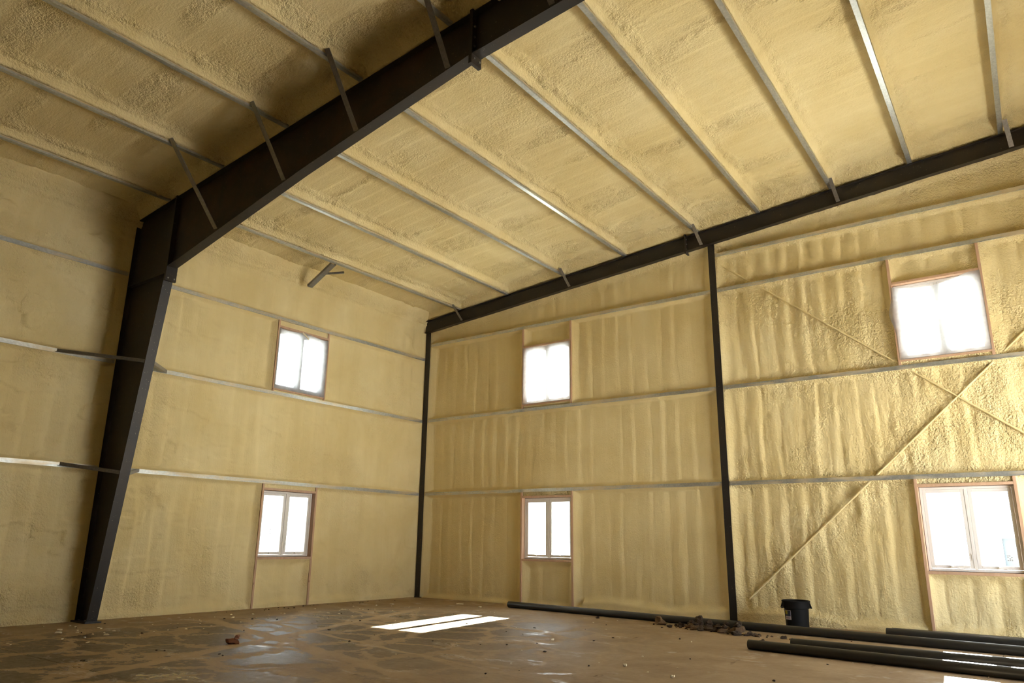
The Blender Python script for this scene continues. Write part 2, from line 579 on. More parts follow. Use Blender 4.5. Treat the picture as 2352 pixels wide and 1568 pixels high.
def wall_ribs(u, v, seed, amp, period=0.305):
    """lapped vertical spray passes: slow swells with a soft step at the panel ribs, uneven from rib to rib"""
    wob = 0.05*fbm(u*0.7, v*0.8, seed, 3)+0.016*fbm(u*3, v*2.2, seed+5, 3)
    ph = (u+wob)/period
    k = np.floor(ph)
    fr = ph-k
    a = amp*np.clip(0.42+1.8*np.clip(vnoise(k*1.7+0.5, v*0.7, seed+9)+0.22, 0, 1), 0, 1.3)
    w = 0.16+0.22*np.clip(vnoise(k*2.3+0.5, v*0.9, seed+13)+0.5, 0, 1)
    saw = np.where(fr < 1-w, fr/(1-w), (1-fr)/w)
    saw = saw*saw*(3-2*saw)
    grv = np.exp(-((fr-0.03)/0.05)**2)*0.55*(vnoise(k*3.1, v*0.8, seed+17)+0.3)
    return a*(saw-0.5)-amp*grv

ops_E = E_LOW + E_UP
ux = axis([(-0.16, 12.8, 0.021), (12.8, W_ROOM, 0.15)])
vz = axis([(-0.02, 7.45, 0.021), (7.45, 8.4, 0.1)])
ux = snap(ux, sorted({q for o in ops_E for q in (o[0]-0.02, o[1]+0.02)}))
vz = snap(vz, sorted({q for o in ops_E for q in (o[2]-0.02, o[3]+0.02)}))
U, V = np.meshgrid(ux, vz, indexing='ij')
right = U > COLX
dg = np.minimum.reduce([abs(V-Z1), abs(V-Z2), abs(V-Z3E)])-0.03
dg = np.where(right, np.minimum(dg, abs(V-Z4E)-0.03), dg)
dr = (6.057+SL*U)-V                                     # below the end rafter
dst = np.full(U.shape, 9.0)
for (a, b, c, d) in E_LOW:
    inz = V < Z1
    for s_ in (a-STUD/2, b+STUD/2):
        dst = np.where(inz, np.minimum(dst, abs(U-s_)-STUD/2), dst)
    for z_ in (c-STUD/2, d+STUD/2):
        inx = (U > a-STUD) & (U < b+STUD)
        dst = np.where(inz & inx, np.minimum(dst, abs(V-z_)-STUD/2), dst)
for (a, b, c, d) in E_UP:
    inz = (V > Z2) & (V < Z3E)
    for s_ in (a-STUD/2, b+STUD/2):
        dst = np.where(inz, np.minimum(dst, abs(U-s_)-STUD/2), dst)
    for z_ in (c-STUD/2, d+STUD/2):
        inx = (U > a-STUD) & (U < b+STUD)
        dst = np.where(inz & inx, np.minimum(dst, abs(V-z_)-STUD/2), dst)
wav = 0.03*fbm(V*1.6, V*0+3.3, 21, 3)
dc = np.minimum(abs(U-COLX)-0.06+0*U, 9.0+0*U)
dcor = U-0.13+wav*1.2
nz = fbm(U*1.3, V*1.3, 31, 4)
fill = 0.10*(1+0.9*nz)
s = np.minimum.reduce([soft(np.maximum(dg, 0), 0.07), soft(np.maximum(dst, 0), 0.15*(1+0.6*nz)),
                       soft(np.maximum(dc, 0), 0.17*(1+0.8*nz)), soft(np.maximum(dcor, 0), 0.22), soft(np.maximum(dr, 0), 0.12)])
foot = np.where(V < 0.35, soft(np.maximum(V-0.06-0.10*(fbm(U*1.1, U*0, 41, 3)+0.5), 0), 0.12), 1)
foot = np.where(U > 4.3, foot, np.where(V < 0.2, 0.45+0.55*soft(np.maximum(V-0.03, 0), 0.08), 1))
s = np.minimum(s, foot)
Dp = 0.022+0.078*s
amp = np.where(right, 0.019, 0.010)
rib = wall_ribs(U, V, 3, amp)*sstep(0.3, 1.0, s)
lump = fbm(U*2.2, V*1.1, 51, 4)*np.where(right, 0.022, 0.008)
drip = np.abs(fbm(U*7, V*1.3, 61, 3))*np.where(right, 0.020, 0.006)*sstep(0.0, 0.5, fbm(U*0.9, V*0.9, 71, 2)+0.25)
# brace rods buried under foam
RODS = [((7.30, 6.30), (12.9, 1.72)), ((7.50, 0.36), (12.9, 5.25))]
drod = np.full(U.shape, 9.0)
for (a, b), (c, d) in RODS:
    L2 = math.hypot(c-a, d-b)
    drod = np.minimum(drod, abs((U-a)*(d-b)-(V-b)*(c-a))/L2)
halo = np.where(right, np.exp(-(drod/0.10)**2), 0)
below = np.where(right, np.exp(-(drod/0.45)**2), 0)
lump = lump+below*0.034*fbm(U*5, V*2.0, 81, 4)+np.where(right, 0.010, 0.002)*fbm(U*9, V*1.6, 85, 3)
Y = Dp-rib-lump-drip*0.6-halo*0.017
Y = Y+0.006*fbm(U*11, V*11, 91, 2)*np.where(right, 1.0, 0.35)
Y = np.maximum(Y, 0.012)
rough = 0.02+np.where(right, 0.12, 0.0)+below*0.30+0.6*np.exp(-(np.maximum(dr, 0)/0.18)**2)+np.where(right, 0.40, 0.06)*np.exp(-(np.maximum(dg, 0)/0.10)**2)
rough = rough+0.35*sstep(0.15, 0.45, fbm(U*1.5, V*1.5, 95, 3))*np.where(right, 1, 0.15)
for (a, b, c, d) in E_LOW:                               # crinkled foam packed over the headers
    m = (U > a) & (U < b) & (V > d) & (V < Z1)
    rough = np.where(m, 1.0, rough)
    Y = np.where(m, 0.03+0.03*np.abs(fbm(U*14, V*14, 97, 3)), Y)
keep = openings_keep(U, V, ops_E, 0.01)
wall_back = grid_object('wall_back', U, Y, V, M_FOAM_WALL, rough, keep)
tag(wall_back, 'end wall of ribbed cream spray foam between galvanized girts', 'wall', kind='structure')

def siding(parent, ops, u0, u1, z0, ztop, place):
    """outside cladding in pieces round the openings"""
    us = sorted({u0, u1, *[q for o in ops for q in (o[0]-0.03, o[1]+0.03)]})
    for a, b in zip(us[:-1], us[1:]):
        mid = (a+b)/2
        zs = [z0]
        for o in sorted(ops, key=lambda q: q[2]):
            if o[0]-0.03 < mid < o[1]+0.03:
                zs += [o[2]-0.03, o[3]+0.03]
        zs.append(ztop)
        for c, d in zip(zs[::2], zs[1::2]):
            m = MB()
            P = [place(p, q, r) for p, q, r in ((a, .20, c), (b, .20, c), (b, .24, c), (a, .24, c), (a, .20, d), (b, .20, d), (b, .24, d), (a, .24, d))]
            m.hexa(P).build('siding_panel', M_SIDING, parent)
E_place = lambda u, d, z: (u, d, z)
L_place = lambda u, d, z: (-d, u, z)
siding(wall_back, ops_E, -0.3, W_ROOM+0.3, -0.2, 8.9, E_place)

# ---------------------------------------------------------------- left side wall
ops_L = L_LOW+L_UP
uy = axis([(-L_ROOM, -11.2, 0.2), (-11.2, 0.12, 0.022)])
vz = axis([(-0.02, 6.66, 0.022)])
uy = snap(uy, sorted({q for o in ops_L for q in (o[0]-0.02, o[1]+0.02)}))
vz = snap(vz, sorted({q for o in ops_L for q in (o[2]-0.02, o[3]+0.02)}))
U, V = np.meshgrid(uy, vz, indexing='ij')
dg = np.minimum.reduce([abs(V-Z1), abs(V-Z2), abs(V-Z3L)])-0.03
dst = np.full(U.shape, 9.0)
for ops, lo, hi in ((L_LOW, -1, Z1), (L_UP, Z2, Z3L)):
    for (a, b, c, d) in ops:
        inz = (V > lo) & (V < hi)
        for s_ in (a-STUD/2, b+STUD/2):
            dst = np.where(inz, np.minimum(dst, abs(U-s_)-STUD/2), dst)
        for z_ in (c-STUD/2, d+STUD/2):
            inx = (U > a-STUD) & (U < b+STUD)
            dst = np.where(inz & inx, np.minimum(dst, abs(V-z_)-STUD/2), dst)
nz = fbm(U*1.2, V*1.2, 131, 4)
wav = 0.04*fbm(V*1.3, V*0+7.7, 121, 3)
dcol = np.maximum(np.maximum(YF0-U, U-YF1), 0)+wav
dcor = -U-0.03+wav
s = np.minimum.reduce([soft(np.maximum(dg, 0), 0.07), soft(np.maximum(dst, 0), 0.13*(1+0.6*nz)),
                       0.35+0.65*soft(np.maximum(dcol, 0), 0.34*(1+0.8*nz)), soft(np.maximum(dcor, 0), 0.25)])
s = np.minimum(s, np.where(V < 0.2, 0.3+0.7*soft(np.maximum(V-0.04-0.05*(nz+0.4), 0), 0.10), 1))
near = sstep(-5.2, -7.6, U)
Dp = 0.022+0.075*s
rib = wall_ribs(U, V, 103, 0.011+0.009*near)*sstep(0.3, 1.0, s)
patch = sstep(0.02, 0.16, fbm(U*1.4, V*2.6, 141, 4))*0.022*(0.45+near)
brush = 0.008*fbm(U*1.2, V*9, 151, 4)*(0.4+near)
Xw = -(Dp-rib-patch-brush)+0.004*fbm(U*11, V*11, 161, 2)
# cove up to the roof
cv = np.clip((V-6.24-0.03*fbm(U*0.9, U*0, 175, 3))/0.32, 0, 1)
lip = 0.032*np.exp(-((V-6.27-0.03*fbm(U*0.8, U*0, 171, 3))/0.025)**2)
Xw = Xw*(1-0.6*sstep(6.1, 6.25, V))+cv**1.15*0.22+lip+cv*0.05*fbm(U*2.5, V*5, 181, 4)
Xw = np.where(V < 6.15, np.minimum(Xw, -0.012), Xw)
rough = 0.02+0.08*near+0.3*sstep(0.2, 0.5, fbm(U*1.1, V*1.1, 191, 3))+0.5*np.exp(-(np.abs(V-6.35)/0.12)**2)
rough = rough+0.5*sstep(0.9, 0.2, V)*sstep(0.0, 0.3, fbm(U*2, V*2, 193, 3))
for (a, b, c, d) in L_LOW+L_UP:
    m = (U > a) & (U < b) & (V > d+0.03) & (V < (Z1 if d < 3 else Z3L))
    Xw = np.where(m, -0.03-0.02*np.abs(fbm(U*14, V*14, 197, 3)), Xw)
keep = openings_keep(U, V, ops_L, 0.01)
wall_left = grid_object('wall_left', Xw, U, V, M_FOAM_WALL, rough, keep)
tag(wall_left, 'long side wall of cream spray foam with brushed patches, left', 'wall', kind='structure')
siding(wall_left, ops_L, -L_ROOM-0.3, 0.0, -0.2, 6.9, L_place)

# ---------------------------------------------------------------- ceiling foam between the purlins
vy = axis([(-L_ROOM, -11.3, 0.15), (-11.3, 0.06, 0.026)])
secs = []
for i in range(len(PUR)):
    n = int((PUR[i][0]-(PUR[i-1][0] if i else 0.0))/(0.026 if PUR[i][0] < 13.6 else 0.12))
    wd = PUR[i][0]-(PUR[i-1][0] if i else 0.0)
    secs.append((i, np.concatenate([np.array([0, .012, .024, .038, .054, .072, .09])/wd, np.linspace(0.11/wd, 1, n)])))
xs, us_i = [], []
cols_X, cols_d1, cols_d0 = [], [], []
for i, t in secs:
    lo = (pur_x(i-1, vy)+FLW+0.004) if i else np.full(vy.shape, 0.05)
    hi = pur_x(i, vy)+FLW-0.004
    for q in t:
        x = lo+(hi-lo)*q
        cols_X.append(x)
        cols_d1.append(x-lo if i else np.full(vy.shape, 9.0))      # distance right of the web
        cols_d0.append(hi-x)
lo = pur_x(len(PUR)-1, vy)+FLW+0.004
for q in np.linspace(0, 1, 6):
    cols_X.append(lo+(W_ROOM-lo)*q)
    cols_d1.append((W_ROOM-lo)*q)
    cols_d0.append(np.full(vy.shape, 9.0))
X = np.array(cols_X)
D1 = np.array(cols_d1)
D0 = np.array(cols_d0)
Yg = np.broadcast_to(vy, X.shape).copy()
nz = fbm(X*1.1, Yg*1.1, 211, 4)
wf = 0.060*(1+0.8*fbm(X*0.5, Yg*1.4, 221, 3))
fil = np.clip(D1/np.maximum(wf, 0.025), 0, 1)
hp = 0.035+0.125*fil**0.8+0.035*sstep(0.04, 0.22, D1)+0.022*np.exp(-np.maximum(D0, 0)/0.2)*fil
# left of each purlin the foam runs straight up under the flange
# round the main frame and the end rafter the foam comes down to the flange
dF = np.abs(Yg-YFC)-0.075
ztopF = 6.36+0.095*X
fr = soft(np.maximum(dF+0.05*fbm(X*1.5, X*0+1.1, 231, 3), 0), 0.20)
dE = -Yg-0.06
fe = soft(np.maximum(dE+0.04*fbm(X*1.5, X*0+5.1, 233, 3), 0), 0.18)
hp = np.minimum(hp, 0.03+0.185*np.minimum(fr, fe))
Z = zroof(X, Yg)+hp
# spray passes run along the slope, across the purlins
wob = 0.05*fbm(X*0.9, np.floor(Yg/0.305)*2.7, 241, 3)
ph = (Yg+wob)/0.305
frc = ph-np.floor(ph)
bamp = 0.010*(0.3+1.4*np.clip(vnoise(X*0.6, np.floor(ph)*1.9, 251)+0.5, 0, 1))
saw = np.where(frc < 0.85, frc/0.85, (1-frc)/0.15)-0.5
mid = sstep(0.05, 0.25, D1)
Z = Z-bamp*saw*mid
band = sstep(0.10, 0.34, fbm(X*0.35, Yg*2.1, 261, 4))           # pebbly lapped bands
edge = np.exp(-((D1-wf-0.05)/0.07)**2)*(0.35+1.2*np.clip(nz+0.35, 0, 1))
framepeb = 1.2*np.exp(-((dF-0.20)/0.14)**2)+0.6*np.exp(-((dE-0.2)/0.12)**2)
peb = np.clip(band*0.7*mid+edge*0.9+framepeb*1.0, 0, 1)
Z = Z-peb*(0.012+0.045*fbm(X*9, Yg*9, 271, 3))-0.012*fbm(X*1.7, Yg*3.2, 281, 4)*mid
Z = Z-0.05*np.exp(-((D1-wf)/0.05)**2)*np.clip(fbm(X*0.4, Yg*1.1, 291, 3)-0.02, 0, 1)
# meet the cove on the left wall
Z = np.where(X < 0.5, Z-0.03*(0.5-np.clip(X, 0, 0.5)), Z)
rough = 0.14+0.85*peb+0.25*sstep(0.1, 0.4, nz)
ceiling = grid_object('ceiling', X, Yg, Z, M_FOAM_ROOF, rough, None, flip=True)
tag(ceiling, 'sloping ceiling of cream spray foam between galvanized purlins', 'ceiling', kind='structure')
# roof deck over the foam
rd = MB()
def rz(x, y): return float(zroof(np.array(x), np.array(y)))+0.26
for x0, x1 in ((-0.35, W_ROOM+0.3),):
    for y0, y1 in ((-L_ROOM-0.3, -7.2), (-7.2, 0.35)):
        rd.hexa([(x0, y0, rz(x0, y0)), (x1, y0, rz(x1, y0)), (x1, y1, rz(x1, y1)), (x0, y1, rz(x0, y1)),
                 (x0, y0, rz(x0, y0)+.05), (x1, y0, rz(x1, y0)+.05), (x1, y1, rz(x1, y1)+.05), (x0, y1, rz(x0, y1)+.05)])
rd.build('roof_deck', M_SIDING, ceiling)

# ---------------------------------------------------------------- walls behind and to the right of the camera
ztop_r = 6.6+SL*W_ROOM+0.0017*W_ROOM*7.2
RD = (-5.0, -0.9, 0.0, 3.0)       # open loading door in the right wall
def plain_wall(name, boxes, label):
    m = MB()
    for b in boxes:
        m.box(*b)
    return tag(m.build(name, M_FOAM_WALL, base=(0, 0, 0)), label, 'wall', kind='structure')
wr = plain_wall('wall_right', [(W_ROOM, W_ROOM+.2, -L_ROOM-.2, RD[0], -.1, ztop_r+.2), (W_ROOM, W_ROOM+.2, RD[1], .25, -.1, ztop_r+.2),
                          (W_ROOM, W_ROOM+.2, RD[0], RD[1], RD[3], ztop_r+.2)], 'right side wall of cream spray foam with a loading opening')
for k, b_ in enumerate(((W_ROOM-.03, W_ROOM+.23, RD[0]-.08, RD[0], 0, RD[3]+.08), (W_ROOM-.03, W_ROOM+.23, RD[1], RD[1]+.08, 0, RD[3]+.08), (W_ROOM-.03, W_ROOM+.23, RD[0], RD[1], RD[3], RD[3]+.08))):
    tag(MB().box(*b_).build('trim_%d' % (k+1), M_STEEL), 'dark steel surround of the loading opening in the right wall', 'trim', kind='structure')
wf_ = plain_wall('wall_front', [(-.3, W_ROOM+.2, -L_ROOM-.2, -L_ROOM, -.1, 9.4)], 'near end wall of cream spray foam behind the camera')

# ---------------------------------------------------------------- outside
g = MB().box(-120, 140, -60, 160, -0.5, -0.28)
tag(g.build('ground', M_SNOW, base=(0, 0, -0.28)), 'bright pale yard outside the windows', 'ground', kind='structure')
shed = thing('shed', (9.6, 30.0, -0.28), 'pale blue shed with a white post seen through the lower right window', 'shed')
MB().box(8.35, 16.0, 30.0, 38.0, -0.28, 1.66).build('wall', M_SHED, shed)
MB().box(8.2, 16.2, 29.8, 38.2, 1.66, 1.78).build('roof', M_SHED_TRIM, shed)
MB().box(8.82, 9.12, 29.85, 29.98, -0.28, 1.66).build('post', M_SHED_TRIM, shed)

# ---------------------------------------------------------------- windows
def pbox(m, place, u0, u1, d0, d1, z0, z1):
    return m.hexa([place(*q) for q in ((u0, d0, z0), (u1, d0, z0), (u1, d1, z0), (u0, d1, z0), (u0, d0, z1), (u1, d0, z1), (u1, d1, z1), (u0, d1, z1))])
def ring(m, place, u0, u1, d0, d1, z0, z1, w):
    pbox(m, place, u0, u0+w, d0, d1, z0, z1)
    pbox(m, place, u1-w, u1, d0, d1, z0, z1)
    pbox(m, place, u0+w, u1-w, d0, d1, z0, z0+w)
    pbox(m, place, u0+w, u1-w, d0, d1, z1-w, z1)
    return m
NWIN = [0]
def window(place, op, label, stickers=()):
    NWIN[0] += 1
    u0, u1, z0, z1 = op
    w = thing('window_%d' % NWIN[0], place((u0+u1)/2, 0.14, z0), label, 'window', kind='structure')
    e = 0.006
    fr = ring(MB(), place, u0+e, u1-e, 0.095, 0.20, z0+e, z1-e, 0.034)
    pbox(fr, place, (u0+u1)/2-0.022, (u0+u1)/2+0.022, 0.095, 0.19, z0+0.04, z1-0.04)
    fr.build('window_frame', M_VINYL, w, bevel=0.003)
    ring(MB(), place, u0-0.004, u1+0.004, 0.108, 0.16, z0-0.004, z1+0.004, 0.012).build('gasket', M_GASKET, w)
    for k in range(2):
        a = (u0+0.042) if k == 0 else ((u0+u1)/2+0.024)
        b = ((u0+u1)/2-0.024) if k == 0 else (u1-0.042)
        sa = ring(MB(), place, a, b, 0.10, 0.16, z0+0.042, z1-0.042, 0.048)
        sash = sa.build('sash', M_VINYL, w, bevel=0.004)
        pane = pbox(MB(), place, a+0.04, b-0.04, 0.128, 0.134, z0+0.082, z1-0.082).build('pane', M_GLASS, sash)
        c = (a+b)/2+(b-a)*0.06
        ck = MB()
        pbox(ck, place, c-0.055, c+0.055, 0.075, 0.10, z0+0.052, z0+0.066)
        pbox(ck, place, c-0.05, c-0.02, 0.07, 0.095, z0+0.058, z0+0.082)
        ck.build('crank_handle', M_VINYL, sash, bevel=0.003)
        lx = (u0+u1)/2+(-0.03 if k == 0 else 0.03)
        pbox(MB(), place, lx-0.006, lx+0.006, 0.09, 0.10, z0+0.16, z0+0.25).build('lock_lever', M_VINYL, sash)
        for (kk, fu, fz, su, sz) in stickers:
            if kk == k:
                cu, cz = a+(b-a)*fu, z0+(z1-z0)*fz
                st = MB()
                # printed code square: rows of small marks
                for r_i in range(4):
                    for c_i in range(3):
                        if (r_i*3+c_i*5+kk) % 4 != 0:
                            pbox(st, place, cu-su/2+su*c_i/3, cu-su/2+su*(c_i+.8)/3, 0.124, 0.127, cz-sz/2+sz*r_i/4, cz-sz/2+sz*(r_i+.75)/4)
                st.build('sticker', M_STICKER, sash)
    return w
window(L_place, L_LOW[0], 'lower white double casement window in the left wall with stickers on its panes',
       ((0, 0.72, 0.86, 0.055, 0.08), (1, 0.78, 0.86, 0.045, 0.06), (0, 0.68, 0.18, 0.05, 0.07), (1, 0.72, 0.18, 0.05, 0.07), (0, 0.5, 0.38, 0.035, 0.10)))
window(L_place, L_UP[0], 'upper window in the left wall behind milky plastic')
window(E_place, E_LOW[0], 'lower white double casement window in the end wall left of the mid column')
window(E_place, E_UP[0], 'upper window in the end wall left of the mid column behind milky plastic')
window(E_place, E_LOW[1], 'lower white double casement window in the end wall above the pipes at right',
       ((0, 0.82, 0.17, 0.06, 0.06), (1, 0.74, 0.17, 0.07, 0.08)))
window(E_place, E_UP[1], 'large upper window at right in the end wall behind drooping milky plastic')

# rough timber framing
def framing(place, op, zb, zt, where):
    u0, u1, z0, z1 = op
    t = thing('window_framing', place((u0+u1)/2, 0.07, zb), 'pine stud framing around the '+where, 'framing', 'timber window framing')
    for a in (u0-STUD, u1):
        m = pbox(MB(), place, a, a+STUD, 0.0, 0.19, zb, zt)
        m.build('stud', M_WOOD, t, bevel=0.002)
    pbox(MB(), place, u0+.001, u1-.001, 0.0, 0.19, z1, z1+STUD).build('header', M_WOOD, t, bevel=0.002)
    pbox(MB(), place, u0+.001, u1-.001, 0.0, 0.19, z0-STUD, z0).build('sill', M_WOOD, t, bevel=0.002)
framing(L_place, L_LOW[0], 0.0, Z1-0.034, 'lower left wall window')
framing(L_place, L_UP[0], Z2+0.034, Z3L-0.034, 'upper left wall window')
framing(E_place, E_LOW[0], 0.0, Z1-0.034, 'lower end wall window nearest the corner')
framing(E_place, E_UP[0], Z2+0.034, Z3E-0.034, 'upper end wall window nearest the corner')
framing(E_place, E_LOW[1], 0.0, Z1-0.034, 'lower end wall window at right, above the pipes')
framing(E_place, E_UP[1], Z2+0.034, Z3E-0.034, 'upper end wall window at right with torn plastic')

# milky plastic sheets stapled over the upper windows
def sheet(place, op, topf, leftf, label, seed):
    u0, u1, z0, z1 = op
    n, k = 40, 40
    vs, fs = [], []
    for th in (0.0, 0.0015):
        for i in range(n+1):
            for j in range(k+1):
                fu, fz = i/n, j/k
                l = u0-0.015+leftf(fz)
                r = u1+0.012
                zt = z1+0.012-topf(fu)
                zz = z0-0.012
                u = l+(r-l)*fu
                z = zz+(zt-zz)*fz
                ed = min(fu, 1-fu, fz, 1-fz)*6
                bulge = 0.02*min(1, ed)
                d = -0.003-th+bulge*(0.6+2.0*float(vnoise(np.array(fu*4.0), np.array(fz*3.0), seed)))
                if l < u0-0.03 and fu < 0.06:
                    d = -0.02-th
                vs.append(place(u, d, z))
    m1 = (n+1)*(k+1)
    idx = lambda t, i, j: t*m1+i*(k+1)+j
    for i in range(n):
        for j in range(k):
            fs.append((idx(0, i, j), idx(0, i+1, j), idx(0, i+1, j+1), idx(0, i, j+1)))
    mb = MB()
    mb.v = [tuple(p) for p in vs[:m1]]
    mb.f = fs
    o = mb.build('plastic_sheet', M_FILM, smooth=True)
    return tag(o, label, 'plastic sheet', 'plastic over the upper windows')
sheet(L_place, L_UP[0], lambda f: 0.02+0.02*math.sin(f*9), lambda f: 0.0, 'milky plastic sheet over the upper left wall window', 5)
sheet(E_place, E_UP[0], lambda f: 0.01+0.02*math.exp(-((f-.5)/.08)**2), lambda f: 0.0, 'milky plastic sheet over the upper end wall window nearest the corner', 6)
sheet(E_place, E_UP[1], lambda f: 0.05+0.085*math.sin(math.pi*min(1, max(0, f/0.78)))-0.04*sstep(0.75, 0.9, f), lambda f: (-0.065*math.exp(-((f-0.62)/0.16)**2)),
      'torn milky plastic sheet drooping across the large upper window at right', 7)
# strip of foam stuck across the top of the left upper window
m = MB()
m.bar((0.012, -3.62, 5.235), (0.018, -3.46, 5.13), 0.012, 0.035, up=(0, 1, 0.4))
tag(m.build('foam_strip', M_SCRAP, bevel=0.004), 'stray sliver of cream foam hanging over the upper left wall window', 'foam scrap')

# ---------------------------------------------------------------- girts
def girt(place, u0, u1, z, label, group):
    m = MB()
    zc = z
    pts = [(-0.033, 0.0), (-0.033, 0.016), (-0.0305, 0.016), (-0.0305, 0.0025), (0.0305, 0.0025), (0.0305, 0.19), (0.033, 0.19), (0.033, 0.0)]
    n = len(pts)
    vs = [place(u0, d, zc+q) for q, d in pts]+[place(u1, d, zc+q) for q, d in pts]
    fs = [(i, (i+1) % n, (i+1) % n+n, i+n) for i in range(n)]
    m.add(vs, fs)
    o = m.build('wall_girt', M_GIRT, base=place((u0+u1)/2, 0.0, z-0.033))
    return tag(o, label, 'girt', group)
ORD = {1: 'lowest', 2: 'second', 3: 'third', 4: 'highest'}
for k, z in ((1, Z1), (2, Z2), (3, Z3L)):
    girt(L_place, -6.98, -0.02, z, '%s galvanized girt on the left wall between the main column and the corner' % ORD[k], 'left wall girts')
    girt(L_place, -L_ROOM, -7.17, z, '%s galvanized girt on the left wall, left of the main column' % ORD[k], 'left wall girts')
for k, z in ((1, Z1), (2, Z2), (3, Z3E)):
    girt(E_place, 0.17, COLX-0.07, z, '%s galvanized girt on the end wall between the corner and the mid column' % ORD[k], 'end wall girts')
for k, z in ((1, Z1), (2, Z2), (3, Z3E), (4, Z4E)):
    girt(E_place, COLX+0.07, W_ROOM-0.02, z, '%s galvanized girt on the end wall right of the mid column' % ORD[k], 'end wall girts')

# brace rods under foam
for (a, b), (c, d), lab in ((RODS[0][0], RODS[0][1], 'foam covered brace rod running down to the right across the end wall'),
                            (RODS[1][0], RODS[1][1], 'foam covered brace rod running up to the right across the end wall')):
    m = MB()
    segs = 60
    R = []
    for i in range(segs+1):
        t = i/segs
        R.append(Vector((a+(c-a)*t, 0.054+0.004*math.sin(i*1.7), b+(d-b)*t)))
    dv = (R[-1]-R[0]).normalized()
    x = Vector((0, 1, 0))
    y = dv.cross(x)
    n = 10
    vs = []
    for i, p in enumerate(R):
        rad = 0.015*(1+0.3*math.sin(i*2.3)*math.sin(i*0.7))
        for q in range(n):
            tt = 2*math.pi*q/n
            vs.append(p+x*rad*math.cos(tt)+y*rad*math.sin(tt))
    fs = [(i*n+q, i*n+(q+1) % n, (i+1)*n+(q+1) % n, (i+1)*n+q) for i in range(segs) for q in range(n)]
    m.add(vs, fs)
    tag(m.build('brace_rod', M_FOAM_WALL, smooth=True), lab, 'brace rod', 'end wall cross bracing')

# ---------------------------------------------------------------- purlins
def purlin(i, y0, y1, label, first_lap=False):
    dz = 0.0
    m = MB()
    w = 0.0025
    pts = [(0.0, 0.0), (0.0, 0.018), (w, 0.018), (w, w), (FLW-w, w), (FLW-w, 0.075), (FLW-w, 0.14), (FLW-w, 0.20), (FLW+0.06, 0.20), (FLW+0.06, 0.1975), (FLW, 0.1975), (FLW, 0.15), (FLW, 0.11), (FLW, 0.08), (FLW, 0.055), (FLW, 0.03), (FLW, 0.0)]
    n = len(pts)
    st = 8
    vs, fs = [], []
    for k in range(st+1):
        y = y0+(y1-y0)*k/st
        x = float(pur_x(i, np.array(y)))
        z = float(zroof(np.array(x), np.array(y)))+dz
        vs += [(x+a, y, z+b) for a, b in pts]
    for k in range(st):
        fs += [(k*n+j, k*n+(j+1) % n, (k+1)*n+(j+1) % n, (k+1)*n+j) for j in range(n)]
    fs += [tuple(range(n)), tuple(range(st*n+n-1, st*n-1, -1))]
    m.add(vs, fs)
    o = m.build('roof_purlin', M_PURLIN)
    me = o.data
    at = me.attributes.new('web', 'FLOAT', 'POINT')
    val = []
    for k in range(st+1):
        for a, b in pts:
            val.append(min(1.0, b/0.075) if a > FLW-0.01 else -0.6)
    at.data.foreach_set('value', np.array(val, np.float32))
    return tag(o, label, 'purlin', 'roof purlins')
NTH = ['first', 'second', 'third', 'fourth', 'fifth', 'sixth', 'seventh', 'eighth', 'ninth', 'tenth', 'eleventh', 'twelfth', 'thirteenth', 'fourteenth', 'fifteenth', 'sixteenth']
for i in range(len(PUR)):
    purlin(i, -6.99, 0.02, '%s galvanized roof purlin from the left wall, between the dark rafter and the end wall' % NTH[i])
for i in range(len(PUR)):
    purlin(i, -L_ROOM, -7.16, '%s galvanized roof purlin from the left wall, on the near side of the dark rafter' % NTH[i])

# ---------------------------------------------------------------- main frame
def bolt(p, axis_, parent, r=0.014, h=0.016):
    a = Vector(p)
    b = a+Vector(axis_)*h
    MB().tube(a, b, r, r*0.92, n=6).build('bolt', M_BOLT, parent)
XI0, XI1, ZK = 0.355, 1.165, 5.19      # inner flange foot, top, and knee height
XEP = 1.20
col = thing('main_column', (0.15, YFC, 0), 'large tapered dark steel column standing against the left wall', 'column')
XO = 0.002
ztl = lambda x: 6.36+0.095*x
m = MB()       # web as one tapered plate up to the roof line
tw = 0.006
prof = [(XO+.01, 0.02), (XI0-.01, 0.02), (XI1-.01, ZK), (XEP-.012, ZK), (XEP-.012, ztl(XEP)-.01), (XO+.01, ztl(XO)-.01)]
m.prof((0, YFC-tw, 0), (0, YFC+tw, 0), prof, (1, 0, 0), (0, 0, 1))
m.build('web', M_STEEL, col)
m = MB()
m.hexa([(XI0-.012, YF0, .02), (XI0, YF0, .02), (XI0, YF1, .02), (XI0-.012, YF1, .02), (XI1-.012, YF0, ZK), (XI1, YF0, ZK), (XI1, YF1, ZK), (XI1-.012, YF1, ZK)])
m.build('inner_flange', M_STEEL, col)
MB().box(XO-.012, XO, YF0, YF1, .02, ztl(XO)).build('outer_flange', M_STEEL, col)
m = MB()
m.hexa([(XO, YF0, ztl(XO)-.012), (XEP, YF0, ztl(XEP)-.012), (XEP, YF1, ztl(XEP)-.012), (XO, YF1, ztl(XO)-.012),
        (XO, YF0, ztl(XO)), (XEP, YF0, ztl(XEP)), (XEP, YF1, ztl(XEP)), (XO, YF1, ztl(XO))])
m.build('top_flange', M_STEEL, col)
for a, b, nm in ((YF0, YFC-tw, 'knee_stiffener'), (YFC+tw, YF1, 'knee_stiffener')):
    MB().box(XO, XI1-.005, a, b, ZK-.006, ZK+.006).build(nm, M_STEEL, col)
MB().box(XO-.06, XI0+.05, YF0-.04, YF1+.04, 0, .022).build('base_plate', M_STEEL, col)
MB().box(XEP-.022, XEP-.001, YF0-.012, YF1+.012, ZK-.13, ztl(XEP)+.03).build('end_plate', M_STEEL, col)
